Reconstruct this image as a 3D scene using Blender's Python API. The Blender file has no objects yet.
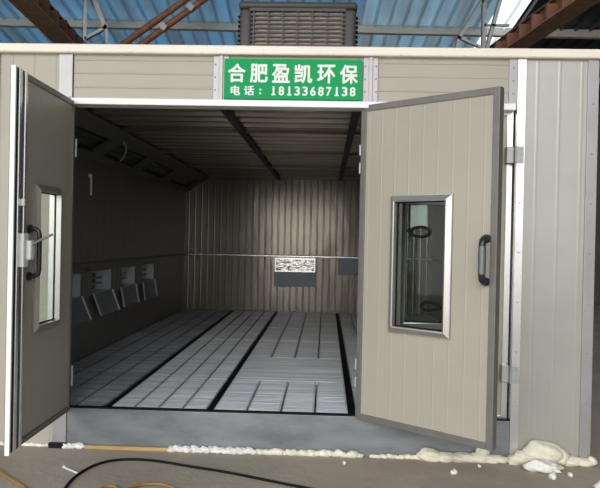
import bpy, bmesh, math, random
from mathutils import Vector, Matrix
random.seed(7)
sc = bpy.context.scene
COL = sc.collection

# ------------------------------------------------------------------ materials
def nodes_of(name):
    m = bpy.data.materials.new(name); m.use_nodes = True
    nt = m.node_tree; nt.nodes.clear()
    out = nt.nodes.new('ShaderNodeOutputMaterial')
    return m, nt, out

def pbr(name, col, rough=0.5, metal=0.0, var=0.0, vscale=6.0, bump=0.0, bscale=30.0, stretch=(1, 1, 1),
        rvar=0.0, col2=None, spec=0.5, coat=0.0):
    m, nt, out = nodes_of(name)
    b = nt.nodes.new('ShaderNodeBsdfPrincipled')
    b.inputs['Base Color'].default_value = (*col, 1)
    b.inputs['Roughness'].default_value = rough
    b.inputs['Metallic'].default_value = metal
    b.inputs['Specular IOR Level'].default_value = spec
    b.inputs['Coat Weight'].default_value = coat
    nt.links.new(b.outputs[0], out.inputs[0])
    if var or bump or rvar or col2:
        tc = nt.nodes.new('ShaderNodeTexCoord')
        mp = nt.nodes.new('ShaderNodeMapping'); mp.inputs['Scale'].default_value = stretch
        nt.links.new(tc.outputs['Object'], mp.inputs['Vector'])
    if var or rvar or col2:
        n = nt.nodes.new('ShaderNodeTexNoise'); n.inputs['Scale'].default_value = vscale
        n.inputs['Detail'].default_value = 6; n.inputs['Roughness'].default_value = 0.6
        nt.links.new(mp.outputs[0], n.inputs['Vector'])
        r = nt.nodes.new('ShaderNodeValToRGB')
        a = col2 if col2 else tuple(c * (1 - var) for c in col)
        c2 = col if col2 else tuple(min(1, c * (1 + var)) for c in col)
        r.color_ramp.elements[0].color = (*a, 1); r.color_ramp.elements[0].position = .34
        r.color_ramp.elements[1].color = (*c2, 1); r.color_ramp.elements[1].position = .66
        nt.links.new(n.outputs['Fac'], r.inputs[0]); nt.links.new(r.outputs[0], b.inputs['Base Color'])
        if rvar:
            mr = nt.nodes.new('ShaderNodeMapRange')
            mr.inputs['To Min'].default_value = max(.03, rough - rvar); mr.inputs['To Max'].default_value = rough + rvar
            nt.links.new(n.outputs['Fac'], mr.inputs['Value']); nt.links.new(mr.outputs[0], b.inputs['Roughness'])
    if bump:
        n2 = nt.nodes.new('ShaderNodeTexNoise'); n2.inputs['Scale'].default_value = bscale
        n2.inputs['Detail'].default_value = 4
        nt.links.new(mp.outputs[0], n2.inputs['Vector'])
        bp = nt.nodes.new('ShaderNodeBump'); bp.inputs['Strength'].default_value = bump
        bp.inputs['Distance'].default_value = .02
        nt.links.new(n2.outputs['Fac'], bp.inputs['Height']); nt.links.new(bp.outputs[0], b.inputs['Normal'])
    return m

def translucent(name, tcol, dcol, tfac, rough=.35, gfac=.12, var=0.0):
    m, nt, out = nodes_of(name)
    t = nt.nodes.new('ShaderNodeBsdfTranslucent'); t.inputs[0].default_value = (*tcol, 1)
    d = nt.nodes.new('ShaderNodeBsdfDiffuse'); d.inputs[0].default_value = (*dcol, 1)
    g = nt.nodes.new('ShaderNodeBsdfGlossy'); g.inputs['Roughness'].default_value = rough
    m1 = nt.nodes.new('ShaderNodeMixShader'); m1.inputs[0].default_value = tfac
    nt.links.new(d.outputs[0], m1.inputs[1]); nt.links.new(t.outputs[0], m1.inputs[2])
    m2 = nt.nodes.new('ShaderNodeMixShader'); m2.inputs[0].default_value = gfac
    nt.links.new(m1.outputs[0], m2.inputs[1]); nt.links.new(g.outputs[0], m2.inputs[2])
    nt.links.new(m2.outputs[0], out.inputs[0])
    if var:
        tc = nt.nodes.new('ShaderNodeTexCoord'); mp = nt.nodes.new('ShaderNodeMapping')
        mp.inputs['Scale'].default_value = (3, .25, 1)
        n = nt.nodes.new('ShaderNodeTexNoise'); n.inputs['Scale'].default_value = 1.3
        r = nt.nodes.new('ShaderNodeValToRGB')
        g_ = sum(tcol) / 3
        r.color_ramp.elements[0].color = (*[(c * .35 + g_ * .5) * .8 for c in tcol], 1); r.color_ramp.elements[0].position = .35
        r.color_ramp.elements[1].color = (*[min(1, c * (1 + var)) for c in tcol], 1); r.color_ramp.elements[1].position = .65
        nt.links.new(tc.outputs['Object'], mp.inputs[0]); nt.links.new(mp.outputs[0], n.inputs['Vector'])
        nt.links.new(n.outputs['Fac'], r.inputs[0]); nt.links.new(r.outputs[0], t.inputs[0])
    return m

def glass(name, tint=(.86, .9, .88)):
    m, nt, out = nodes_of(name)
    t = nt.nodes.new('ShaderNodeBsdfTransparent'); t.inputs[0].default_value = (*tint, 1)
    g = nt.nodes.new('ShaderNodeBsdfGlossy'); g.inputs['Roughness'].default_value = .03
    f = nt.nodes.new('ShaderNodeFresnel'); f.inputs['IOR'].default_value = 1.45
    mx = nt.nodes.new('ShaderNodeMixShader')
    ge = nt.nodes.new('ShaderNodeNewGeometry'); sb = nt.nodes.new('ShaderNodeMath'); sb.operation = 'SUBTRACT'; sb.inputs[0].default_value = 1
    mu = nt.nodes.new('ShaderNodeMath'); mu.operation = 'MULTIPLY'
    nt.links.new(ge.outputs['Backfacing'], sb.inputs[1]); nt.links.new(sb.outputs[0], mu.inputs[0]); nt.links.new(f.outputs[0], mu.inputs[1])
    nt.links.new(mu.outputs[0], mx.inputs[0]); nt.links.new(t.outputs[0], mx.inputs[1]); nt.links.new(g.outputs[0], mx.inputs[2])
    nt.links.new(mx.outputs[0], out.inputs[0])
    return m

M = dict(
    cream=pbr('cream_paint', (.405, .37, .298), .42, var=.04, vscale=1.5, bump=.04, bscale=60),
    cream_gloss=pbr('cream_paint_glossy', (.42, .405, .365), .26, .25, var=.05, vscale=2, bump=.08, bscale=2.5, spec=.6),
    trim=pbr('ivory_trim', (.88, .80, .68), .4, var=.06, vscale=3, stretch=(.4, 1, 1)),
    white_alu=pbr('white_aluminium', (.92, .91, .88), .3, var=.02),
    alu=pbr('aluminium', (.36, .345, .345), .40, .45, var=.06, vscale=5),
    win_alu=pbr('window_aluminium', (.50, .48, .45), .3, .75, var=.05, vscale=5),
    bright_alu=pbr('bright_aluminium', (.76, .75, .74), .26, .8, var=.04, vscale=5),
    dark_alu=pbr('brown_grey_aluminium', (.20, .188, .172), .5, .4, var=.07, vscale=8),
    galv=pbr('galvanised_sheet', (.20, .215, .222), .5, .3, var=.28, vscale=3, stretch=(.7, 1, 2), rvar=.08, bump=.06, bscale=6),
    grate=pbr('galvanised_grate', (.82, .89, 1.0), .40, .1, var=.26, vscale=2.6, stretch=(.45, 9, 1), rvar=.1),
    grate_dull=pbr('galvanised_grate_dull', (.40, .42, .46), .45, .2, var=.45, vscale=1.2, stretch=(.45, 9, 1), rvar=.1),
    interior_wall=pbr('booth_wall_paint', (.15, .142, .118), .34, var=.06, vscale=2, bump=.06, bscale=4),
    back_wall=pbr('booth_back_paint', (.27, .235, .19), .22, .45, var=.10, vscale=1.2, stretch=(1, 1, .5), bump=.5, bscale=2.0),
    ceil=pbr('ceiling_sheet', (.44, .36, .28), .22, .7, var=.12, vscale=3, stretch=(.4, 3, 1)),
    crossbar=pbr('crossbar', (.24, .20, .16), .35, .6),
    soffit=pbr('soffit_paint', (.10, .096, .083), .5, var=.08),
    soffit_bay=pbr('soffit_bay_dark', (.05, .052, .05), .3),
    black=pbr('black_rubber', (.008, .008, .008), .6, spec=.15),
    dark_steel=pbr('dark_steel', (.035, .035, .035), .5),
    black_plastic=pbr('black_plastic', (.02, .02, .022), .28),
    grey_grip=pbr('grey_grip', (.16, .16, .16), .35, .3),
    oxide=pbr('red_oxide_steel', (.26, .11, .06), .6, var=.22, vscale=5),
    oxide_light=pbr('red_oxide_flange', (.34, .20, .125), .6, var=.2, vscale=5),
    pipe=pbr('rusty_pipe', (.30, .125, .05), .5, var=.25, vscale=8, stretch=(1, 1, .4)),
    zinc=pbr('zinc_steel', (.42, .42, .40), .45, .5, var=.1, vscale=6),
    purlin=pbr('purlin_steel', (.60, .57, .50), .5, .1, var=.1, vscale=2),
    roof_blue=translucent('roof_blue', (.12, .30, .48), (.17, .26, .33), .38, .28, .22, .30),
    roof_pale=translucent('roof_pale', (.26, .45, .56), (.20, .29, .34), .42, .28, .22, .22),
    roof_dark=pbr('roof_dark', (.035, .045, .055), .4),
    skylight=translucent('skylight_sheet', (.95, .97, .97), (.9, .9, .9), .95, .4, .03),
    concrete=pbr('concrete', (.42, .36, .29), .85, var=.25, vscale=1.6, bump=.25, bscale=24, col2=(.34, .29, .23), spec=.25),
    workshop_wall=pbr('workshop_wall', (.10, .095, .085), .8, var=.1),
    green=pbr('sign_green', (.004, .36, .105), .6, spec=.2),
    letter=pbr('sign_white', (.86, .86, .82), .5),
    foam=pbr('expanding_foam', (.74, .69, .55), .6, var=.10, vscale=14, bump=.3, bscale=30),
    foam_white=pbr('white_foam', (.78, .76, .70), .7, var=.15, vscale=30, bump=.5, bscale=50),
    wood=pbr('yellow_wood', (.52, .34, .13), .55, var=.2, vscale=10, stretch=(.3, 3, 3)),
    orange=pbr('orange_hose', (.30, .17, .05), .45),
    cooler=pbr('cooler_plastic', (.075, .069, .060), .5, var=.05),
    pad=pbr('cooler_pad', (.62, .54, .45), .85, var=.2, vscale=18),
    red=pbr('red_plastic', (.22, .02, .015), .4),
    reflection=pbr('pale_reflection', (.42, .43, .43), .7, var=.15, vscale=8),  # pale tone painted in for the reflection in the door glass
    white=pbr('white_plastic', (.82, .82, .80), .4),
    foil=pbr('crumpled_foil', (.80, .74, .68), .16, .9, bump=.9, bscale=7, stretch=(1, 1, 3)),
    cover=pbr('slate_cover', (.21, .235, .265), .45, .3, var=.06),
    flap_edge=pbr('flap_edge', (.68, .70, .72), .35, .4),
    glass=glass('window_glass'),
)

# ------------------------------------------------------------------ mesh helpers
class MB:
    def __init__(s): s.bm = bmesh.new()
    def _hexa(s, c):
        v = [s.bm.verts.new(p) for p in c]
        for f in ((0, 3, 2, 1), (4, 5, 6, 7), (0, 1, 5, 4), (1, 2, 6, 5), (2, 3, 7, 6), (3, 0, 4, 7)):
            s.bm.faces.new([v[i] for i in f])
        return v
    def box(s, x0, x1, y0, y1, z0, z1):
        s._hexa([(x0, y0, z0), (x1, y0, z0), (x1, y1, z0), (x0, y1, z0), (x0, y0, z1), (x1, y0, z1), (x1, y1, z1), (x0, y1, z1)])
        return s
    def bbox(s, x0, x1, y0, y1, z0, z1, b=.004, seg=2):
        tmp = bmesh.new(); t = MB.__new__(MB); t.bm = tmp
        t.box(x0, x1, y0, y1, z0, z1)
        bmesh.ops.bevel(tmp, geom=list(tmp.edges), offset=b, segments=seg, profile=.5, affect='EDGES')
        s.merge(tmp); return s
    def merge(s, tmp):
        me = bpy.data.meshes.new('tmp'); tmp.to_mesh(me); tmp.free()
        s.bm.from_mesh(me); bpy.data.meshes.remove(me)
    def slab(s, p, u, v, w):
        p, u, v, w = map(Vector, (p, u, v, w))
        s._hexa([p, p + u, p + u + v, p + v, p + w, p + u + w, p + u + v + w, p + v + w]); return s
    def bar(s, a, b, w, h, up=(0, 0, 1)):
        a, b = Vector(a), Vector(b); d = (b - a).normalized()
        x = d.cross(Vector(up));
        if x.length < 1e-4: x = d.cross(Vector((0, 1, 0)))
        x.normalize(); y = x.cross(d).normalized()
        return s.slab(a - x * w / 2 - y * h / 2, x * w, y * h, b - a)
    def tube(s, pts, r, n=10, closed=False, caps=True):
        pts = [Vector(p) for p in pts]; rings = []
        N = len(pts); prev = None
        for i, p in enumerate(pts):
            if closed: d = pts[(i + 1) % N] - pts[i - 1]
            else: d = pts[min(i + 1, N - 1)] - pts[max(i - 1, 0)]
            d.normalize()
            if prev is None:
                x = d.cross(Vector((0, 0, 1)))
                if x.length < .05: x = d.cross(Vector((0, 1, 0)))
            else: x = prev - d * prev.dot(d)
            x.normalize(); prev = x; y = d.cross(x)
            rr = r[i] if isinstance(r, (list, tuple)) else r
            rings.append([s.bm.verts.new(p + (x * math.cos(t) + y * math.sin(t)) * rr) for t in [2 * math.pi * k / n for k in range(n)]])
        for i in range(N if closed else N - 1):
            A, B = rings[i], rings[(i + 1) % N]
            for k in range(n):
                s.bm.faces.new((A[k], A[(k + 1) % n], B[(k + 1) % n], B[k]))
        if caps and not closed:
            s.bm.faces.new(rings[0][::-1]); s.bm.faces.new(rings[-1])
        return s
    def disc(s, c, axis, r, h, n=10):
        c = Vector(c); a = Vector(axis).normalized()
        return s.tube([c, c + a * h], r, n)
    def dome(s, c, axis, r, h=None):
        c = Vector(c); a = Vector(axis).normalized(); h = h or r * .6
        return s.tube([c, c + a * h * .6, c + a * h], [r, r * .8, r * .2], 8)
    def profile(s, pts, vec, cap=True):
        "extrude a polyline of 3D points along vec (open sheet)"
        vec = Vector(vec)
        A = [s.bm.verts.new(p) for p in pts]; B = [s.bm.verts.new(Vector(p) + vec) for p in pts]
        for i in range(len(pts) - 1): s.bm.faces.new((A[i], A[i + 1], B[i + 1], B[i]))
        return s
    def prism(s, pts, vec):
        "closed polygon extruded along vec"
        vec = Vector(vec)
        A = [s.bm.verts.new(p) for p in pts]; B = [s.bm.verts.new(Vector(p) + vec) for p in pts]
        n = len(pts)
        for i in range(n): s.bm.faces.new((A[i], A[(i + 1) % n], B[(i + 1) % n], B[i]))
        s.bm.faces.new(A[::-1]); s.bm.faces.new(B); return s
    def build(s, name, mat, parent=None, local=False, smooth=None, kind=None, label=None):
        bm = s.bm
        bmesh.ops.recalc_face_normals(bm, faces=list(bm.faces))
        me = bpy.data.meshes.new(name); bm.to_mesh(me); bm.free()
        o = bpy.data.objects.new(name, me); COL.objects.link(o)
        me.materials.append(M[mat] if isinstance(mat, str) else mat)
        if smooth is not None:
            me.polygons.foreach_set('use_smooth', [True] * len(me.polygons))
            me.set_sharp_from_angle(angle=math.radians(smooth))
        if parent is not None:
            o.parent = parent
            if not local: me.transform(world_of(parent).inverted())
        elif not local:
            vs = [v.co for v in me.vertices]
            c = Vector(((min(v.x for v in vs) + max(v.x for v in vs)) / 2, (min(v.y for v in vs) + max(v.y for v in vs)) / 2, min(v.z for v in vs)))
            me.transform(Matrix.Translation(-c)); o.location = c
        if kind: o['kind'] = kind
        if label: o['label'] = label
        return o

def world_of(o):
    m = o.matrix_basis.copy()
    while o.parent: o = o.parent; m = o.matrix_basis @ m
    return m
def tag(o, label, cat, group=None, kind=None):
    o['label'] = label; o['category'] = cat
    if group: o['group'] = group
    if kind: o['kind'] = kind
    return o
def empty(name, loc, label, cat, group=None, mat=None):
    o = bpy.data.objects.new(name, None); COL.objects.link(o)
    o.empty_display_size = .1
    if mat is not None: o.matrix_basis = mat
    else: o.location = loc
    return tag(o, label, cat, group)
def copy_tree(o, parent=None):
    c = o.copy(); COL.objects.link(c)
    if parent is not None: c.parent = parent
    for ch in list(o.children): copy_tree(ch, c)
    return c

def ribbed(mb, org, u, n, up, L, H, pitch, w=.010, dep=.003, first=None):
    """sheet in plane (u, up) with shallow V grooves/ribs running along `up`; n = direction ribs stand towards"""
    org, u, n, up = Vector(org), Vector(u), Vector(n), Vector(up)
    pts = [org]; x = first if first is not None else pitch / 2
    while x < L - w:
        if x > w:
            pts += [org + u * (x - w), org + u * (x - w * .35) + n * dep, org + u * (x + w * .35) + n * dep, org + u * (x + w)]
        x += pitch
    pts.append(org + u * L)
    mb.profile(pts, up * H)

# ------------------------------------------------------------------ setting
X0, X1, YF, YB = -9.5, 8.5, -9.0, 12.5
mb = MB().box(X0 - 4, X1 + 4, -30, YB + .3, -.1, 0); mb.build('floor', 'concrete', kind='structure')
ax = Vector((-.035, 1, -.15)); lat = Vector((1, .035, 0)); up_n = lat.cross(ax).normalized()
RO = Vector((-.007, 8.33, 5.50))
def roof_at(x, y):
    # point of the roof plane at lateral a, depth b
    return RO + lat * x + ax * (y - 8.33)
def roof_strip(name, a0, a1, mat, pitch=.267, y0=-9.2, y1=12.7):
    mb = MB(); pts = []; k = math.floor(a0 / pitch); a = k * pitch
    P = lambda q, h: RO + lat * q + ax * (y0 - 8.33) + up_n * h
    pts.append(P(a0, 0))
    while a < a1 - .07:
        if a > a0 + .02:
            pts += [P(a, 0), P(a + .02, -.06), P(a + .05, -.06), P(a + .07, 0)]
        a += pitch
    pts.append(P(a1, 0))
    mb.profile(pts, ax * (y1 - y0))
    return mb.build(name, mat, kind='structure')
roof_strip('ceiling', -4.62, .60, 'roof_blue')
roof_strip('ceiling_middle', .60, 2.92, 'roof_pale')
roof_strip('ceiling_left', -11.0, -4.62, 'roof_blue')
roof_strip('ceiling_right', 3.42, 10.5, 'roof_dark')
roof_strip('window_roof', 2.92, 3.42, 'skylight')
mb = MB().box(X0 - .2, X0, -1.0, YB, 0, 8.2); mb.build('wall_left', 'workshop_wall', kind='structure')  # dark wall added out of view, cut short to let front-left light in
mb = MB()
wy0, wy1, wz0, wz1 = 13.2, 12.0, 1.9, 3.2
mb.box(X1, X1 + .2, -14, YB, 0, 8.2); mb.build('wall_right', 'workshop_wall', kind='structure')  # dark side wall, added and run forward to shade the left door leaf
mb = MB().box(X0 - .2, X1 + .2, YB, YB + .2, 0, 6.2); mb.build('wall_back', 'workshop_wall', kind='structure')
# purlins under the sheets
def purlin(y, name):
    mb = MB()
    h = -.02
    a = RO + lat * -11 + ax * (y - 8.33) + up_n * (h - .16); v = lat * 21.5
    mb.slab(a, v, ax.normalized() * .012, up_n * .16)            # web
    mb.slab(a, v, ax.normalized() * .07, up_n * .012)            # lower flange
    mb.slab(a + up_n * .15, v, ax.normalized() * .07, up_n * .012)
    return mb.build(name, 'purlin', kind='structure')
for i, y in enumerate((8.36, 10.6, 6.0, 3.6, 1.2)): purlin(y, 'trim_%d' % (i + 1))

# ------------------------------------------------------------------ rafters with stiffeners
def rafter(p_far, p_near, inner, label):
    """p_* = inner bottom flange edge points at Y=6.33 / 4.43; inner=+1 when the inner side looks to +X"""
    pf, pn = Vector(p_far), Vector(p_near)
    d = (pf - pn) / (pf.y - pn.y)
    A = pf + d * (-8.8 - pf.y); B = pf + d * (YB - .02 - pf.y); z = 4.53
    A.z = B.z = z
    w = .33 * -inner
    root = empty('steel_rafter', (A + B) / 2, label, 'beam')
    V = B - A
    MB().slab(A, V, (w, 0, 0), (0, 0, .025)).build('bottom_flange', 'oxide_light', root)
    MB().slab(A + Vector((w * .47, 0, .025)), V, (w * .06, 0, 0), (0, 0, .28)).build('web', 'oxide', root)
    MB().slab(A + Vector((w * .3, 0, .30)), V, (w * .5, 0, 0), (0, 0, .02)).build('top_flange', 'oxide', root)
    y = 3.2
    while y < 9.0:
        p = pf + d * (y - pf.y); p.z = z + .025
        MB().slab(p, (w * .47, 0, 0), (0, .09, 0), (0, 0, .21)).build('stiffener_block', 'oxide', root)
        y += .46
rafter((-4.128, 6.33, 4.53), (-3.95, 4.43, 4.53), 1, 'red-brown steel roof beam with stiffener blocks at upper left')
rafter((2.80, 6.33, 4.53), (3.05, 4.43, 4.53), -1, 'red-brown steel roof beam with stiffener blocks at upper right')

# lattice braces under the roof
def brace(label, segs, y=7.33):
    root = empty('roof_brace', (sum(s[0][0] for s in segs) / len(segs), y, 4.6), label, 'brace')
    for a, b, w, n in segs:
        m = MB(); a3 = Vector((a[0], y, a[1])); b3 = Vector((b[0], y, b[1]))
        u = (b3 - a3).normalized(); s_ = u.cross(Vector((0, 1, 0))).normalized()
        m.slab(a3 - s_ * w / 2, s_ * w, (0, .008, 0), b3 - a3)          # angle iron: two legs
        m.slab(a3 - s_ * w / 2, s_ * .008, (0, w, 0), b3 - a3)
        m.build(n, 'zinc', root)
    return root
brace('grey angle-iron lattice brace beside the upper left roof beam', [
    ((-4.285, 5.66), (-4.29, 4.35), .07, 'upright'), ((-4.19, 5.70), (-3.93, 5.05), .09, 'diagonal_strut'),
    ((-4.28, 4.87), (-3.90, 5.08), .06, 'diagonal_strut'), ((-3.92, 5.12), (-3.86, 4.40), .06, 'upright')])
brace('grey angle-iron lattice brace beside the upper right roof beam', [
    ((2.615, 5.66), (2.63, 4.35), .075, 'upright'), ((2.62, 5.66), (2.19, 4.93), .07, 'diagonal_strut'),
    ((2.17, 4.97), (2.58, 4.79), .05, 'tie'), ((2.20, 4.95), (2.10, 4.40), .07, 'upright'),
    ((2.90, 5.66), (2.66, 4.70), .07, 'diagonal_strut'), ((2.62, 5.17), (3.05, 5.17), .04, 'tie')])
def brown_pipe(a, b, label):
    a, b = Vector(a), Vector(b); d = (b - a)
    A = a - d * .5; B = b + d * .12
    root = empty('roof_pipe', A, label, 'pipe', None)
    MB().tube([A, B], .058, 12).build('pipe', 'pipe', root, smooth=40)
    return root, d
p1, d1 = brown_pipe((-3.57, 7.3, 4.78), (-2.50, 7.3, 5.56), 'rust-brown sloping pipe under the blue roof, left of the pair')
p2, d2 = brown_pipe((-3.25, 7.3, 4.78), (-2.19, 7.3, 5.56), 'rust-brown sloping pipe under the blue roof, right of the pair')
for t in (.36, .80):
    q = Vector((-3.25, 7.3, 4.78)) + Vector((1.06, 0, .78)) * t
    c = MB(); c.bar(q + Vector((-.07, 0, .05)) , q + Vector((.03, 0, -.03)), .14, .10); c.build('pipe_clamp', 'zinc', p2)

# ------------------------------------------------------------------ the spray booth
LX, RX, OX0, OX1 = -2.30, 1.72, -2.335, 1.777
BD = 6.6
FZ = .27; CZ = 2.45; TZ = 2.735
booth = empty('spray_booth', (-.28, 3.3, 0), 'large cream panel paint spray booth with open folding doors in a workshop', 'spray booth')
def part(mb, name, mat, parent=booth, **k): return mb.build(name, mat, parent, **k)
# front skin
m = MB(); ribbed(m, (-2.26, -.0, .0), (1, 0, 0), (0, -1, 0), (0, 0, 1), .46, 2.68, .15, .006, .002, .1); m.box(-2.26, -1.80, .01, .05, 0, 2.68)
part(m, 'front_panel', 'cream')
m = MB(); ribbed(m, (1.28, -.0, .0), (1, 0, 0), (0, -1, 0), (0, 0, 1), .45, 2.68, .145, .012, .0006, .10); m.box(1.28, 1.73, .01, .05, 0, 2.68)
part(m, 'front_panel', 'cream_gloss')
for a, b in ((-1.735, -.725), (-.725, .27), (.27, 1.24)):
    m = MB(); org = Vector((a, 0, 2.36)); pts = [org]
    for z in (.09, .185, .275):
        pts += [org + Vector((0, 0, z - .005)), org + Vector((0, -.0028, z - .003)), org + Vector((0, -.0022, z - .001)), org + Vector((0, 0, z + .010))]
    pts.append(org + Vector((0, 0, .32))); m.profile(pts, (b - a, 0, 0)); m.box(a, b, .01, .09, 2.36, 2.68)
    part(m, 'header_panel', 'cream')
m = MB().bbox(OX0 - .01, OX1 + .012, -.045, .06, 2.672, TZ, .012, 3)
x = -2.2
while x < 1.75:
    m.dome((x, -.045, 2.684), (0, -1, 0), .007); x += .46 + random.uniform(-.05, .05)
part(m, 'top_trim', 'trim')
m = MB(); m.bbox(-1.735, 1.235, -.04, .09, 2.328, 2.372, .005); part(m, 'header_trim', 'white_alu')
def post(name, x0, x1, z0, z1, proud, mat, ridge=None, rz=.33):
    m = MB(); m.bbox(x0, x1, -proud, .05, z0, z1, .003)
    if ridge: m.bbox(ridge[0], ridge[1], -proud - .012, -proud + .002, z0, z1, .003)
    z = z0 + .07
    while z < z1:
        for xx in ((x0 + .014, x1 - .014) if x1 - x0 > .075 else ((x0 + x1) / 2,)):
            m.dome((xx, -proud + .001, z), (0, -1, 0), .0065, .006)
        z += rz
    return part(m, name, mat)
post('corner_post', OX0, -2.245, 0, 2.68, .014, 'alu')
post('corner_post', 1.705, OX1, 0, 2.68, .014, 'alu')
post('jamb_post', -1.835, -1.740, 0, 2.675, .012, 'alu')
post('jamb_post', 1.247, 1.305, 0, 2.675, .014, 'bright_alu')
post('header_strap', -.782, -.675, 2.372, 2.675, .010, 'alu', (-.742, -.715), .085)
post('header_strap', .225, .325, 2.372, 2.675, .010, 'alu', (.262, .288), .085)
post('header_strap', 1.19, 1.246, 2.372, 2.675, .012, 'alu', None, .085)
# sill
m = MB(); m.bbox(-1.74, 1.247, -.004, .02, .0, FZ - .004, .003); part(m, 'sill', 'galv')
m = MB(); m.box(-1.74, 1.247, .0, .035, FZ - .003, FZ + .006); part(m, 'threshold_seal', 'black')
# side and back walls
W = .05
def wall_sheet(m, x, nx, y0, y1, z0, z1):
    ribbed(m, (x, y0, z0), (0, 1, 0), (nx, 0, 0), (0, 0, 1), y1 - y0, z1 - z0, .23, .008, .0015)
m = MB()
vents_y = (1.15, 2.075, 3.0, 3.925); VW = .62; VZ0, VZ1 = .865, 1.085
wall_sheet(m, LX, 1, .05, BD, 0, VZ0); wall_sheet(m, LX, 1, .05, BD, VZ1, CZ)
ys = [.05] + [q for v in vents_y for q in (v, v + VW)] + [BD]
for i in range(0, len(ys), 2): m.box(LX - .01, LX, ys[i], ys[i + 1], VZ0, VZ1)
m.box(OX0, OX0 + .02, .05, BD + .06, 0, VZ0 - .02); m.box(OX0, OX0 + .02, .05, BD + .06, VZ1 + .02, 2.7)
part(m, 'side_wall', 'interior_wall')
# right wall with a small window
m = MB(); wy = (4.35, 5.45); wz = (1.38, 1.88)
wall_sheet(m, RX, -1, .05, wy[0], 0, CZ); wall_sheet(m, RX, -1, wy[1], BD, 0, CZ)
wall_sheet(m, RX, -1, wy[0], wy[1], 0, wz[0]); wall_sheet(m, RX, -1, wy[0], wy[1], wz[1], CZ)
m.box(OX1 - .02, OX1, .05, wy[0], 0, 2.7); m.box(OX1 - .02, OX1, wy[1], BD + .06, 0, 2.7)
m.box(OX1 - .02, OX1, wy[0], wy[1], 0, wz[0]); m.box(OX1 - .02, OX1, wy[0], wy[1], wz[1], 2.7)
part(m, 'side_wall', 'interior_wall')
m = MB()
for a, b, c, d in ((wy[0], wy[1], wz[0], wz[0] + .04), (wy[0], wy[1], wz[1] - .04, wz[1]), (wy[0], wy[0] + .04, wz[0], wz[1]), (wy[1] - .04, wy[1], wz[0], wz[1]), (4.88, 4.92, wz[0], wz[1]), (wy[0], wy[1], 1.62, 1.645)):
    m.box(RX - .01, OX1 + .01, a, b, c, d)
part(m, 'side_window_frame', 'alu')
m = MB().box(RX + .02, RX + .026, wy[0], wy[1], wz[0], wz[1]); part(m, 'side_window_pane', 'glass')
m = MB(); ribbed(m, (LX, BD, 0), (1, 0, 0), (0, -1, 0), (0, 0, 1), RX - LX, CZ, .105, .014, .0022); m.box(OX0, OX1, BD + .02, BD + .07, 0, 2.7)
part(m, 'back_wall', 'back_wall')
# ceiling
m = MB(); pts = []; y = .09
while y < BD - .2:
    pts += [(0, y, CZ + .02), (0, y + .09, CZ + .02), (0, y + .11, CZ - .005), (0, y + .15, CZ - .005), (0, y + .175, CZ + .02)]; y += .27
pts.append((0, BD, CZ))
m.profile([(LX + .02, p[1], p[2]) for p in pts], (RX - LX - .04, 0, 0)); m.box(OX0, OX1, .05, BD + .06, 2.66, 2.71)
part(m, 'ceiling_sheet', 'ceil')
for xx in (-.79, .21, 1.15):
    m = MB().box(xx - .028, xx + .028, .09, BD, CZ - .045, CZ); part(m, 'ceiling_bar', 'dark_steel')
for yy in (1.76, 3.36, 4.96, 6.5):
    m = MB().bbox(-1.93, 1.36, yy - .02, yy + .02, CZ - .03, CZ + .003, .004); part(m, 'ceiling_crossbar', 'crossbar')
# soffits with light bays
def soffit(sx, xw, xc):
    xw2, xc2 = xw, xc
    a = Vector((xw, .09, 2.20)); v = Vector((xc - xw, 0, .25)); n = Vector((.25 * sx, 0, -.37)).normalized()
    vu = v.normalized(); Lv = v.length
    root = booth
    m = MB()
    m.slab(a, vu * .085, (0, BD - .09, 0), n * .03)
    m.slab(a + vu * (Lv - .15), vu * .15, (0, BD - .09, 0), n * .03)
    edges = [.0, .55, 1.72, 2.02, 3.16, 3.45, 4.60, 4.95, 6.2, BD - .09]
    for i in range(0, len(edges), 2):
        y0, y1 = edges[i], edges[i + 1]
        if i in (2, 4, 6): pass
        m.slab(a + Vector((0, y0, 0)) + vu * .08, vu * (Lv - .22), (0, y1 - y0, 0), n * .028)
    for i in range(1, len(edges) - 1, 2):
        y0, y1 = edges[i], edges[i + 1]
        q = MB(); pts = []; k = 0
        base = a + Vector((0, y0, 0)) - n * .02
        pts.append(base + vu * .06)
        t = .09
        while t < Lv - .15:
            pts += [base + vu * t, base + vu * (t + .012) + n * .012, base + vu * (t + .03) + n * .012, base + vu * (t + .042)]; t += .06
        pts.append(base + vu * (Lv - .14)); q.profile(pts, (0, y1 - y0, 0))
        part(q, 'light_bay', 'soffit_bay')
    r = m; y = .3
    while y < BD - .2:
        r.dome(a + Vector((0, y, 0)) + vu * .04 + n * .03, n, .014); r.dome(a + Vector((0, y + .2, 0)) + vu * (Lv - .07) + n * .03, n, .014); y += .75
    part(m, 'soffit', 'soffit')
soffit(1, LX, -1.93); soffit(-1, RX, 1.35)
# base floor below the grates, support beams
m = MB().box(LX, RX, .02, BD, .05, .10); part(m, 'base_floor', 'dark_steel')
for xx in (-1.485, -.7725, .205, .97):
    m = MB().box(xx - .024, xx + .024, .045, BD - .02, .10, .258); part(m, 'grate_beam', 'black')
# wall rail
m = MB(); m.bbox(LX, LX + .035, .1, BD, 1.150, 1.180, .008); part(m, 'wall_rail', 'dark_alu')
m = MB(); m.bbox(LX + .035, RX - .035, BD - .045, BD, 1.150, 1.185, .010, 3); part(m, 'wall_rail', 'bright_alu')
m = MB(); m.bbox(RX - .035, RX, .1, BD, 1.150, 1.180, .008); part(m, 'wall_rail', 'dark_alu')

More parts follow.
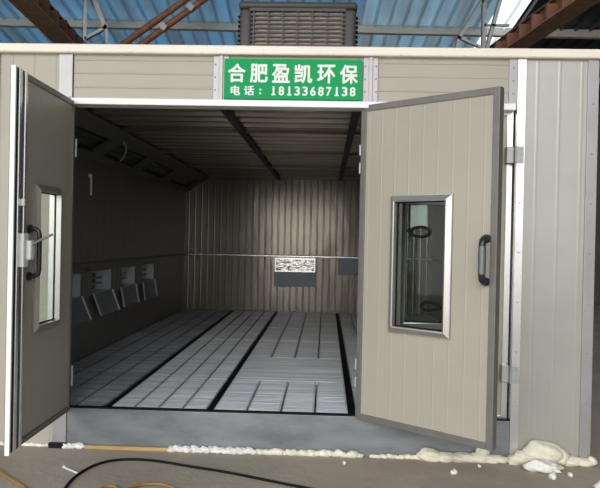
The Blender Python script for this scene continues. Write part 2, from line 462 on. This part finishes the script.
# ------------------------------------------------------------------ floor grates
cols = [(-2.29, -1.515, 4, 'column along the left wall'), (-1.455, -.80, 4, 'left centre column'), (-.745, .175, 4, 'wide centre column'),
        (.235, .94, 4, 'column behind the folded right door'), (1.0, 1.71, 4, 'column along the right wall')]
rows = [(.045, 1.09), (1.10, 2.22), (2.23, 3.37), (3.38, 4.52), (4.53, 5.66), (5.67, 6.585)]
rown = ['first from the sill', 'second from the sill', 'third from the sill', 'fourth from the sill', 'fifth from the sill', 'last against the back wall']
for ci, (a, b, ns, cn) in enumerate(cols):
    protos = {}
    for ri, (y0, y1) in enumerate(rows):
        solid = (ci == 2 and ri == 1)
        key = (round(y1 - y0, 3), solid)
        lab = 'galvanised floor grate in the %s, %s' % (cn, rown[ri])
        if key in protos:
            o = protos[key].copy(); COL.objects.link(o); o.location.y = (y0 + y1) / 2
            tag(o, lab, 'floor grate', 'galvanised floor grates'); continue
        mb = MB(); n = 1 if solid else ns
        gap = .013 if n > 1 else 0
        w = (b - a - gap * (n - 1)) / n
        for k in range(n):
            x0 = a + k * (w + gap); x1 = x0 + w
            mb.box(x0, x0 + .012, y0, y1, .235, FZ - .002); mb.box(x1 - .012, x1, y0, y1, .235, FZ - .002)
            y = y0
            while y < y1 - .02:
                yy = min(y + .036, y1)
                h = random.uniform(-.001, .001)
                mb.prism([(x0 + .012, y, FZ - .03), (x0 + .012, y, FZ - .003 + h), (x0 + .012, y + .006, FZ + h), (x0 + .012, yy - .006, FZ + h), (x0 + .012, yy, FZ - .003 + h), (x0 + .012, yy, FZ - .03)], (x1 - x0 - .024, 0, 0))
                y += .040
        mb.box(a, b, y0 + .02, y0 + .05, .10, .236); mb.box(a, b, y1 - .05, y1 - .02, .10, .236)
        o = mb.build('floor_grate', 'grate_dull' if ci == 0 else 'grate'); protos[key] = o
        tag(o, lab, 'floor grate', 'galvanised floor grates')

# ------------------------------------------------------------------ vents
def wall_vent(y0, label, out_=.085):
    root = empty('exhaust_vent', (LX, y0 + VW / 2, VZ0), label, 'vent', 'exhaust vents on the left wall')
    y1 = y0 + VW; d = .16
    m = MB()
    m.box(LX - d, LX + .006, y0, y0 + .008, VZ0, VZ1); m.box(LX - d, LX + .006, y1 - .008, y1, VZ0, VZ1)
    m.box(LX - d, LX + .006, y0 + .008, y1 - .008, VZ0, VZ0 + .008); m.box(LX - d, LX + .006, y0 + .008, y1 - .008, VZ1 - .008, VZ1)
    m.build('duct_box', 'flap_edge', root)
    MB().box(LX - d - .01, LX - d, y0, y1, VZ0, VZ1).build('duct_back', 'dark_steel', root)
    m = MB()
    m.box(LX - .005, LX + .012, y0 - .03, y0, VZ0 - .02, VZ1 + .025); m.box(LX - .005, LX + .012, y1, y1 + .03, VZ0 - .02, VZ1 + .025)
    m.box(LX - .005, LX + .012, y0, y1, VZ1, VZ1 + .025)
    m.build('frame', 'dark_alu', root)
    m = MB()
    for z in (.93, .99): MB().box(LX - .10, LX - .085, y0 + .008, y1 - .008, z, z + .02).build('damper_slat', 'galv', root)
    p = Vector((LX + .018, y0 - .01, VZ0)); v = Vector((out_, 0, -.215)); t = Vector((.215, 0, out_)).normalized() * .006
    f = MB().slab(p, v, (0, VW + .02, 0), t).build('flap', 'cover', root)
    for k in (0, VW - .01): MB().slab(p + t + Vector((0, k, 0)), v, (0, .03, 0), t * 1.5).build('edge_strip', 'flap_edge', f)
    MB().tube([p + Vector((0, .02, 0)), p + Vector((0, VW, 0))], .007, 8).build('hinge', 'zinc', root)
vl = ['open exhaust vent on the left wall, nearest the left door', 'open exhaust vent on the left wall, second from the left door',
      'open exhaust vent on the left wall, third from the left door', 'open exhaust vent on the left wall, deepest of the row']
for y, l, q in zip(vents_y, vl, (.09, .085, .04, .032)): wall_vent(y, l, q)
root = empty('exhaust_vent', (-.49, BD - .02, .68), 'open vent with crinkled silver foil and slate flap on back wall', 'vent')
yb = BD - .012
m = MB(); m.box(-.82, -.165, yb - .02, yb + .005, 1.112, 1.14); m.box(-.82, -.165, yb - .045, yb + .005, .915, .935); m.box(-.82, -.80, yb - .02, yb + .005, .935, 1.112); m.box(-.185, -.165, yb - .02, yb + .005, .935, 1.112)
m.build('frame', 'bright_alu', root)
m = MB()
nx, nz = 14, 5; vs = []
for j in range(nz + 1):
    vs.append([m.bm.verts.new((-.80 + .615 * i / nx, yb - .012 + random.uniform(-.012, .008) - .02 * (1 - j / nz), .935 + .177 * j / nz)) for i in range(nx + 1)])
for j in range(nz):
    for i in range(nx): m.bm.faces.new((vs[j][i], vs[j][i + 1], vs[j + 1][i + 1], vs[j + 1][i]))
m.build('foil_sheet', 'foil', root, smooth=50)
MB().bbox(-.825, -.155, yb - .04, yb - .005, .675, .915, .006).build('flap', 'cover', root)
root = empty('exhaust_vent', (.52, BD - .02, .885), 'closed slate vent cover on the back wall beside the folded door', 'vent')
MB().bbox(.20, .84, yb - .03, yb + .0, .885, 1.148, .006).build('flap', 'cover', root)
m = MB(); m.dome((.52, yb - .03, .91), (0, -1, 0), .02, .02); m.build('knob', 'dark_steel', root)
# bits on the left wall
o = MB().tube([(LX + .02, 1.97, 2.03), (LX + .02, 1.972, 1.83)], .011, 10).dome((LX, 1.97, 2.02), (1, 0, 0), .02, .03).build('hanging_rod', 'white', smooth=40)
tag(o, 'thin white rod hanging on the left booth wall', 'rod')
o = MB().bbox(LX, LX + .02, 1.94, 1.99, 1.09, 1.135, .005).dome((LX + .02, 1.965, 1.112), (1, 0, 0), .016, .015).build('push_button', 'red')
tag(o, 'small red push button between the vents on the left wall', 'button')
o = MB().tube([(-2.01, 2.06, 2.385), (-1.985, 2.10, 2.33), (-1.985, 2.11, 2.27), (-2.0, 2.09, 2.22), (-2.03, 2.07, 2.17)], .009, 8).build('loose_cable', 'zinc', smooth=60)
tag(o, 'short grey cable hanging from the sloping light soffit', 'cable')

# ------------------------------------------------------------------ doors
ZB, ZT = .252, 2.350
def door(mat4, label, L, win, T=.05, ribs=.105, frame_mat='dark_alu', near_mat=None, pane=True, panel='cream', fw=.042, outer=None, rdep=.0014):
    root = empty('booth_door', None, label, 'door', None, mat4)
    b = lambda mb, n, mt, p=root, **k: mb.build(n, mt, p, local=True, **k)
    s0, s1, z0, z1 = win
    m = MB()
    for d, nd in ((.006, -1), (T - .006, 1)):
        f0 = ribs * .6
        def pan(a, c, za, zb):
            k = math.ceil((a - f0) / ribs); first = f0 + k * ribs - a
            ribbed(m, (a, d, za), (1, 0, 0), (0, nd, 0), (0, 0, 1), c - a, zb - za, ribs, .006, rdep, first)
        pan(fw - .004, s0, ZB, ZT); pan(s1, L - fw + .004, ZB, ZT); pan(s0, s1, ZB, z0); pan(s0, s1, z1, ZT)
    b(m, 'panel', panel)
    m = MB()
    m.bbox(0, fw, -.002, T + .002, ZB, ZT, .003); b(m, 'stile', near_mat or frame_mat)
    m = MB(); m.bbox(L - fw, L, -.002, T + .002, ZB, ZT, .003); b(m, 'stile', frame_mat)
    m = MB(); m.bbox(fw, L - fw, -.002, T + .002, ZB, ZB + fw, .003); b(m, 'bottom_rail', frame_mat)
    m = MB(); m.bbox(fw, L - fw, -.002, T + .002, ZT - fw, ZT, .003); b(m, 'top_rail', frame_mat)
    # window
    w = .042; m = MB(); 
    for dd, sg in ((.004, -1), (T - .004, 1)):
        R = [(s0, z0), (s1, z0), (s1, z1), (s0, z1)]; I = [(s0 + w, z0 + w), (s1 - w, z0 + w), (s1 - w, z1 - w), (s0 + w, z1 - w)]
        Rm = [(s0 + .005, z0 + .005), (s1 - .005, z0 + .005), (s1 - .005, z1 - .005), (s0 + .005, z1 - .005)]
        Im = [(s0 + w - .008, z0 + w - .008), (s1 - w + .008, z0 + w - .008), (s1 - w + .008, z1 - w + .008), (s0 + w - .008, z1 - w + .008)]
        loops = [[m.bm.verts.new((a, d_, c)) for a, c in Q] for Q, d_ in ((R, dd), (R, dd + sg * .010), (Rm, dd + sg * .010), (Im, dd + sg * .028), (I, dd + sg * .026), (I, dd - sg * .002))]
        for A_, B_ in zip(loops, loops[1:]):
            for k in range(4): m.bm.faces.new((A_[k], A_[(k + 1) % 4], B_[(k + 1) % 4], B_[k]))
    q = w - .010
    m.box(s0 + q, s0 + w, .006, T - .006, z0 + q, z1 - q); m.box(s1 - w, s1 - q, .006, T - .006, z0 + q, z1 - q)
    m.box(s0 + w, s1 - w, .006, T - .006, z0 + q, z0 + w); m.box(s0 + w, s1 - w, .006, T - .006, z1 - w, z1 - q)
    b(m, 'window_frame', 'win_alu')
    m = MB(); g = .007
    for x0_, x1_, za, zb in ((s0 + w, s0 + w + g, z0 + w, z1 - w), (s1 - w - g, s1 - w, z0 + w, z1 - w), (s0 + w + g, s1 - w - g, z0 + w, z0 + w + g), (s0 + w + g, s1 - w - g, z1 - w - g, z1 - w)):
        m.box(x0_, x1_, .012, .020, za, zb)
    b(m, 'glazing_seal', 'black')
    m = MB().box(s0 + w, s1 - w, T / 2 - .003, T / 2 + .003, z0 + w, z1 - w); b(m, 'window_pane', 'glass')
    return root, b
def basis(org, s, d):
    s = Vector((*s, 0)).normalized(); d = Vector((*d, 0)).normalized()
    m = Matrix((( s.x, d.x, 0, org[0]), (s.y, d.y, 0, org[1]), (0, 0, 1, 0), (0, 0, 0, 1)))
    return m
def d_handle(b, s, z0, z1, out=.058, r=.020, grip=True):
    m = MB(); pts = [(s, 0, z0), (s, -out * .6, z0), (s, -out * .92, z0 + .012), (s, -out, z0 + .035), (s, -out, z1 - .035), (s, -out * .92, z1 - .012), (s, -out * .6, z1), (s, 0, z1)]
    h = b(m.tube(pts, r, 12), 'handle', 'black_plastic', smooth=50)
    for zz in (z0, z1): m = MB(); m.disc((s, -.001, zz), (0, -1, 0), .025, .014, 14); b(m, 'handle_rose', 'black_plastic', h)
    if not grip: return h
    m = MB(); m.tube([(s, -out, z0 + .045), (s, -out, z1 - .045)], r * 1.12, 12); b(m, 'grip', 'grey_grip', h, smooth=50)
    return h
def knuckle(b, s, d, z, mat='zinc'):
    m = MB(); m.tube([(s, d, z - .03), (s, d, z + .03)], .008, 10); m.dome((s, d, z + .03), (0, 0, 1), .010, .01); m.dome((s, d, z - .03), (0, 0, -1), .010, .01)
    b(m, 'hinge', mat, smooth=50)

# right pair: leaf folded out towards the camera
hx, hy = .220, .0; tx, ty = .980, -.643
sv = (tx - hx, ty - hy); Ld = math.hypot(*sv)
fold_m = basis((hx, hy), sv, (-sv[1], sv[0]))
root, b = door(fold_m, 'cream folding door leaf swung out at right with window and black handle', Ld, (.253, .705, .862, 1.742))
d_handle(b, .935, 1.225, 1.475)
for z in (1.93, 2.05, .62, .50): knuckle(b, .004, -.010, z)
# leaf behind it, closed in the opening
root, b = door(basis((.232, .046), (1, 0), (0, 1)), 'closed cream door leaf in the opening behind the folded right leaf', 1.008, (.265, .715, .862, 1.742), frame_mat='bright_alu')
for z in (2.037, .58):
    m = MB(); m.bbox(.955, 1.004, -.052, -.0025, z - .055, z + .055, .003); h = b(m, 'hinge', 'zinc')
    m = MB(); m.tube([(1.009, -.066, z - .06), (1.009, -.066, z + .06)], .009, 10); m.bbox(1.012, 1.062, -.068, -.060, z - .055, z + .055, .002)
    for dz in (-.035, 0, .035): m.dome((1.044, -.068, z + dz), (0, -1, 0), .006)
    b(m, 'hinge_leaf', 'zinc', h)
# left leaf, open at a right angle; s runs from its free edge to the hinge
root, b = door(basis((-1.694, -.96), (-.024, .95), (-.95, -.024)), 'cream door leaf swung open at far left, seen nearly edge-on', .955, (.285, .70, .862, 1.742), T=.032, panel='cream', fw=.035, rdep=.0006)
m = MB(); m.bbox(-.014, .002, -.003, .024, ZB - .012, ZT + .008, .003); b(m, 'edge_strip', 'white_alu')
m = MB(); m.box(.004, .020, -.005, -.001, ZB, ZT); b(m, 'edge_seal', 'black')
m = MB(); m.bbox(.023, .060, -.012, .001, ZB, ZT, .004); b(m, 'edge_strip', 'bright_alu')
m = MB(); m.box(.062, .096, -.004, -.001, ZB, ZT); b(m, 'edge_seal', 'dark_steel')
m = MB(); m.bbox(.098, .126, -.014, .001, ZB, ZT, .005); b(m, 'edge_trim', 'bright_alu')
d_handle(b, .205, 1.205, 1.475, .062, .014, False)
m = MB(); m.bbox(.10, .165, -.055, .0, 1.30, 1.41, .012); m.bbox(.06, .13, -.032, .0, 1.26, 1.45, .008); lk = b(m, 'lock_case', 'white')
m = MB(); m.tube([(.13, -.05, 1.385), (.14, -.085, 1.41), (.16, -.155, 1.448)], .0075, 8); b(m, 'lock_lever', 'dark_alu', lk, smooth=50)
m = MB(); m.bbox(.06, .085, -.03, .0, 1.60, 1.64, .006); b(m, 'keeper', 'white')
for z in (2.06, 2.01, .52, .46): knuckle(b, .945, -.012, z)

# black cord loops seen through the window of the folded door
def loop(c, rx, rz, tail, label, ph):
    q = [(c[0] + rx * math.cos(t), .0125 - .0015 * math.sin(t), c[1] + rz * math.sin(t) * (1 + .25 * math.cos(t + ph))) for t in [2 * math.pi * k / 28 for k in range(28)]]
    mb = MB().tube([fold_m @ Vector(p) for p in q], .0095, 8, closed=True)
    mb.tube([fold_m @ Vector(p) for p in tail], .0085, 8)
    o = mb.build('cord_loop', 'black', smooth=60); tag(o, label, 'cord')
loop((.462, 1.510), .072, .030, [(.394, .013, 1.512), (.384, .013, 1.514), (.372, .013, 1.517)], 'upper black cord loop at the window of the folded right door', 0)
loop((.553, 1.050), .064, .025, [(.615, .013, 1.050), (.640, .013, 1.046), (.6545, .013, 1.046)], 'lower black cord loop at the window of the folded right door', 3.1)
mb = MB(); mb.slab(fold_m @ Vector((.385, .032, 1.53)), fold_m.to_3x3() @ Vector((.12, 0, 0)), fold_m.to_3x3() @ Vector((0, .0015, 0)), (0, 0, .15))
o = mb.build('reflection_sheet', 'reflection'); tag(o, 'pale stand-in reflection sheet behind the window glass of the folded right door', 'reflection')  # sheet added to stand in for a bright reflection in the glass

# ------------------------------------------------------------------ sign
sign = empty('sign_board', (-.245, -.022, 2.378), 'green sign board with white Chinese lettering and phone number above opening', 'sign')
m = MB().bbox(-.705, .217, -.034, -.012, 2.378, 2.648, .002); m.build('board', 'green', sign)
def glyph(ch, size, off, sx=1.0):
    cu = bpy.data.curves.new('g', 'FONT'); cu.body = ch; cu.size = size; cu.offset = off; cu.extrude = .0015; cu.resolution_u = 4
    ob = bpy.data.objects.new('g', cu); COL.objects.link(ob)
    dg = bpy.context.evaluated_depsgraph_get(); dg.update()
    me = bpy.data.meshes.new_from_object(ob.evaluated_get(dg))
    bpy.data.objects.remove(ob); bpy.data.curves.remove(cu)
    xs = [v.co.x for v in me.vertices]; yv = [v.co.y for v in me.vertices]
    return me, (min(xs), max(xs), min(yv), max(yv))
def row(chars, name):
    for ch, cx, cz, h, wmax, off in chars:
        me, (x0, x1, y0, y1) = glyph(ch, 1.0, 0)
        k = h / (y1 - y0); kx = min(k, wmax / (x1 - x0)) if ch == '1' else wmax / (x1 - x0)
        me.transform(Matrix(((kx, 0, 0, cx - kx * (x0 + x1) / 2), (0, 0, -1, -.0345), (0, k, 0, cz - k * (y0 + y1) / 2), (0, 0, 0, 1))))
        s_ = MB()
        for q_, (dx, dz) in enumerate(((0, 0), (off, 0), (-off, 0), (0, off), (0, -off), (off * .7, off * .7), (-off * .7, off * .7), (off * .7, -off * .7), (-off * .7, -off * .7))):
            c = me.copy(); c.transform(Matrix.Translation((dx, -.00015 * q_, dz))); s_.bm.from_mesh(c); bpy.data.meshes.remove(c)
        if ch == '1': s_.box(cx - wmax * .42, cx + wmax * .42, -.038, -.0335, cz - h / 2 - .002, cz - h / 2 + .008)
        bpy.data.meshes.remove(me)
        s_.build(name, 'letter', sign)
PX = 1 / 146.6
sx0 = -.705 - 226 * PX
row([(c, sx0 + x * PX, 2.648 - .036 - .0615, .119, .113, .0035) for c, x in zip('合肥盈凯环保', (238.6, 260.3, 282, 304, 326.2, 348.3))], 'company_character')
zr = 2.648 - .032 - .150 - .031
row([('电', sx0 + 237.5 * PX, zr, .062, .060, .0018), ('话', sx0 + 251 * PX, zr, .062, .066, .0018), (':', sx0 + 262 * PX, zr - .006, .034, .012, .002)] +
    [(c, sx0 + (275 + i * 7.72) * PX, zr, .057, .033, .0022) for i, c in enumerate('18133687138')], 'phone_character')

# ------------------------------------------------------------------ evaporative cooler on the roof of the booth
cl = empty('air_cooler', (-.286, 2.0, 2.71), 'dark grey louvred air cooler standing on top of the booth', 'air cooler')
cx0, cx1, cy0, cy1, cz0, cz1 = -.83, .245, 1.5, 2.5, 2.712, 3.555
m = MB(); m.bbox(cx0 + .02, cx0 + .13, cy0, cy0 + .13, cz0, cz1 - .06, .035, 4); m.build('corner_column', 'cooler', cl, smooth=40)
m = MB(); m.bbox(cx1 - .13, cx1 - .02, cy0, cy0 + .13, cz0, cz1 - .06, .035, 4); m.build('corner_column', 'cooler', cl, smooth=40)
m = MB(); m.bbox(cx0 + .02, cx0 + .13, cy1 - .13, cy1, cz0, cz1 - .06, .035, 4); m.build('corner_column', 'cooler', cl, smooth=40)
m = MB(); m.bbox(cx1 - .13, cx1 - .02, cy1 - .13, cy1, cz0, cz1 - .06, .035, 4); m.build('corner_column', 'cooler', cl, smooth=40)
m = MB(); m.bbox(cx0 + .01, cx1 - .01, cy0 - .01, cy1 + .01, cz1 - .065, cz1, .028, 4); m.build('lid', 'cooler', cl, smooth=40)
m = MB(); m.box(cx0 + .02, cx1 - .02, cy0, cy1, cz0, cz0 + .10); m.build('base', 'cooler', cl)
for q in ((cx0 + .12, cx1 - .12, cy0 + .045, cy0 + .10), (cx0 + .06, cx0 + .10, cy0 + .12, cy1 - .12), (cx1 - .10, cx1 - .06, cy0 + .12, cy1 - .12), (cx0 + .12, cx1 - .12, cy1 - .1, cy1 - .06)):
    MB().box(*q, cz0 + .10, cz1 - .06).build('cooling_pad', 'pad', cl)
m = MB(); z = cz0 + .115
while z < cz1 - .075:
    m.slab((cx0 + .11, cy0 + .012, z - .004), (cx1 - cx0 - .22, 0, 0), (0, .032, .008), (0, -.001, .015)); z += .038
for i in range(7):
    xx = cx0 + .145 + i * (cx1 - cx0 - .29) / 6; m.box(xx - .007, xx + .007, cy0 + .010, cy0 + .044, cz0 + .10, cz1 - .07)
m.box(cx0 + .11, cx1 - .11, cy0 + .0, cy0 + .05, cz1 - .085, cz1 - .06)
m.build('front_louvre', 'cooler', cl)
for sx, xa in ((-1, cx0), (1, cx1)):
    m = MB(); z = cz0 + .10
    while z < cz1 - .09:
        m.slab((xa, cy0 + .03, z - .012), (-sx * .06, 0, .02), (0, cy1 - cy0 - .06, 0), (0, 0, .012)); z += .042
    m.build('side_louvre', 'black_plastic', cl)

# ------------------------------------------------------------------ foam, strips, cords on the floor
def blob(parts_, name, label, mat, cat, rough=.12, sub=3):
    bm = bmesh.new()
    for (c, r) in parts_:
        t = bmesh.new(); bmesh.ops.create_icosphere(t, subdivisions=sub, radius=1)
        ph = [random.uniform(0, 6) for _ in range(6)]
        for v in t.verts:
            n = v.co.copy()
            k = 1 + rough * (math.sin(3 * n.x + ph[0]) * math.cos(3 * n.y + ph[1]) + .6 * math.sin(6 * n.z + ph[2] + 4 * n.x) + .35 * math.sin(9 * n.y + ph[3]))
            v.co = Vector((c[0] + n.x * r[0] * k, c[1] + n.y * r[1] * k, max(.0005, c[2] + n.z * r[2] * k)))
        me = bpy.data.meshes.new('t'); t.to_mesh(me); t.free(); bm.from_mesh(me); bpy.data.meshes.remove(me)
    s = MB.__new__(MB); s.bm = bm
    o = s.build(name, mat, smooth=180); tag(o, label, cat); return o
def bead(x0, x1, y, r, step, jitter):
    out = []; x = x0
    while x < x1:
        rr = r * random.uniform(.75, 1.2)
        out.append(((x, y + random.uniform(-jitter, jitter), rr * .75), (rr * random.uniform(1.3, 2.0), rr, rr))); x += step * random.uniform(.8, 1.2)
    return out
blob(bead(-2.2, -1.86, -.016, .013, .022, .003), 'foam_bead', 'thin white foam line at foot of the left front panel', 'foam_white', 'foam')
blob(bead(-1.73, -1.63, -.03, .022, .02, .004), 'foam_bead', 'short crumpled white foam piece at left end of the sill', 'foam_white', 'foam', .3)
blob(bead(-1.0, -.46, -.028, .020, .02, .006), 'foam_bead', 'crumpled white foam strip along the sill right of the yellow strip', 'foam_white', 'foam', .3)
blob(bead(-.44, .25, -.030, .022, .025, .004), 'foam_bead', 'smooth cream foam bead along the middle of the sill', 'foam', 'foam', .12)
blob(bead(.34, .66, -.026, .015, .02, .004), 'foam_bead', 'thin cream foam bead on the sill under the folded door', 'foam', 'foam', .12)
blob([((.72, -.04, .03), (.09, .045, .05)), ((.82, -.04, .025), (.09, .045, .036)), ((.93, -.04, .025), (.10, .045, .034)), ((1.04, -.04, .025), (.09, .04, .036)), ((1.12, -.035, .022), (.09, .04, .030)),
      ((1.065, -.035, .075), (.045, .04, .045)), ((1.185, -.04, .02), (.045, .035, .026))], 'foam_lump', 'lumpy cream foam run with a small knob at the right jamb foot', 'foam', 'foam', .10, 4)
blob([((1.46, -.06, .075), (.13, .07, .085)), ((1.35, -.06, .045), (.10, .06, .05)), ((1.29, -.05, .025), (.07, .05, .04)), ((1.55, -.05, .05), (.08, .055, .06)), ((1.64, -.045, .022), (.08, .045, .035)), ((1.73, -.045, .02), (.08, .04, .028)),
      ((1.78, -.04, .03), (.03, .03, .03))], 'foam_lump', 'biggest cream foam mound at foot of the right front panel', 'foam', 'foam', .10, 4)
blob([((1.42, -.195, .03), (.11, .045, .04)), ((1.36, -.185, .03), (.06, .04, .03)), ((1.47, -.205, .02), (.05, .04, .03))], 'foam_chunk', 'broken white foam chunk on the floor before the biggest mound', 'foam_white', 'foam', .28, 3)
for (x, y, r, lab) in ((1.43, -.33, .022, 'white foam crumb on floor nearest the biggest foam mound'), (1.56, -.27, .016, 'white foam crumb on the floor under the right front panel'), (.83, -.30, .018, 'lone white foam crumb on floor below the folded door tip'),
                       (1.68, -.52, .045, 'white foam crumb in the bottom right corner of the floor'), (1.02, -.15, .012, 'tiny foam crumb on floor below the right jamb'), (.15, -.18, .012, 'tiny foam crumb on the floor before the sill middle')):
    blob([((x, y, r * .6), (r * 1.2, r, r))], 'foam_crumb', lab, 'foam_white', 'foam', .25, 2)
o = MB().bbox(-1.85, -1.73, -.045, -.016, 0, .035, .005).build('black_pad', 'black'); tag(o, 'short black rubber piece at foot of the left jamb', 'rubber piece')
o = MB().bbox(-1.605, -1.01, -.045, -.02, 0.0, .026, .005).build('wooden_strip', 'wood'); tag(o, 'yellow wooden strip lying along the sill at left', 'strip')

def G(pts): return pts
def smooth_path(pts, n=10):
    out = []; P = [Vector(p) for p in pts]
    for i in range(len(P) - 1):
        p0 = P[max(i - 1, 0)]; p1 = P[i]; p2 = P[i + 1]; p3 = P[min(i + 2, len(P) - 1)]
        for k in range(n):
            t = k / n
            out.append(.5 * ((2 * p1) + (p2 - p0) * t + (2 * p0 - 5 * p1 + 4 * p2 - p3) * t * t + (3 * p1 - p0 - 3 * p2 + p3) * t ** 3))
    out.append(P[-1]); return out
# ------------------------------------------------------------------ camera (the solve used for the layout)
F = 695.0; CAMZ = 1.45; CAMD = 4.67
yc = Vector((26., 4.5, F)).normalized()
zc = Vector((math.sin(.0212), math.cos(.0212), 0)); zc = (zc - yc * zc.dot(yc)).normalized()
xc = -(yc.cross(zc))
r_ = Vector((xc[0], yc[0], zc[0])); u_ = Vector((xc[1], yc[1], zc[1])); f_ = Vector((xc[2], yc[2], zc[2]))
cam = bpy.data.cameras.new('camera'); co = bpy.data.objects.new('camera', cam); COL.objects.link(co)
co.matrix_world = Matrix(((r_.x, u_.x, -f_.x, 0), (r_.y, u_.y, -f_.y, -CAMD), (r_.z, u_.z, -f_.z, CAMZ), (0, 0, 0, 1)))
cam.sensor_fit = 'HORIZONTAL'; cam.sensor_width = 36; cam.lens = F * 36 / 600; cam.clip_start = .05; cam.clip_end = 200
sc.camera = co

# cords measured on the floor
def cord(pts, r, name, mat, label, cat):
    o = MB().tube(smooth_path([(x, y, r + .001) for x, y in pts]), r, 8).build(name, mat, smooth=60); tag(o, label, cat)
cord([(-1.428, -.891), (-1.451, -.769), (-1.46, -.602), (-1.43, -.427), (-1.357, -.303), (-1.23, -.25), (-1.065, -.263), (-.822, -.347), (-.557, -.442), (-.302, -.558), (-.062, -.667), (.053, -.72), (.2, -.84)],
     .0085, 'black_cable', 'black', 'black cable curving across the floor in front of the sill', 'cable')
cord([(-2.3, -.30), (-2.056, -.462), (-1.929, -.569), (-1.82, -.672), (-1.703, -.777), (-1.6, -.9)], .009, 'orange_hose', 'orange', 'orange hose crossing the bottom left corner of the floor', 'hose')
cord([(-1.28, -.95), (-1.252, -.813), (-1.236, -.756), (-1.196, -.736), (-1.155, -.765), (-1.135, -.83), (-1.13, -.95)], .009, 'orange_hose', 'orange', 'small loop of orange hose at the bottom edge, left of the two loops', 'hose')
cord([(-1.085, -.95), (-1.096, -.80), (-1.067, -.724), (-1.013, -.686), (-.933, -.678), (-.866, -.712), (-.808, -.77), (-.76, -.95)], .009, 'orange_hose', 'orange', 'wider loop of orange hose at the bottom edge, right of the two loops', 'hose')
o = MB().tube([(-1.592, -.43, .006), (-1.538, -.476, .006), (-1.467, -.532, .006)], .005, 6).dome((-1.592, -.43, .006), (-.7, .6, .0), .012, .01).build('cable_tie', 'white'); tag(o, 'thin white cable tie lying on the floor beside the black cable', 'cable tie')

# ------------------------------------------------------------------ light
w = bpy.data.worlds.new('world'); sc.world = w; w.use_nodes = True
nt = w.node_tree; nt.nodes.clear()
out = nt.nodes.new('ShaderNodeOutputWorld'); bg = nt.nodes.new('ShaderNodeBackground')
tc = nt.nodes.new('ShaderNodeTexCoord'); sep = nt.nodes.new('ShaderNodeSeparateXYZ'); ramp = nt.nodes.new('ShaderNodeValToRGB')
nt.links.new(tc.outputs['Generated'], sep.inputs[0]); nt.links.new(sep.outputs['Z'], ramp.inputs[0])
e = ramp.color_ramp.elements
e[0].position = 0.0; e[0].color = (.97, .97, .97, 1); e[1].position = .8; e[1].color = (.80, .90, 1.0, 1)
nt.links.new(ramp.outputs[0], bg.inputs[0]); bg.inputs[1].default_value = .85
nt.links.new(bg.outputs[0], out.inputs[0])
sl = bpy.data.lights.new('sun', 'SUN'); sl.energy = 1.25; sl.angle = math.radians(55); sl.color = (1, .98, .95)
so = bpy.data.objects.new('sun', sl); COL.objects.link(so); so.location = (-6, -20, 12)
so.rotation_euler = (Vector((math.sin(math.radians(16)), math.cos(math.radians(16)), -math.tan(math.radians(24))))).to_track_quat('-Z', 'Y').to_euler()
sc.view_settings.view_transform = 'Standard'; sc.view_settings.look = 'None'; sc.view_settings.gamma = 1; sc.view_settings.use_curve_mapping = False
sc.view_settings.exposure = .95
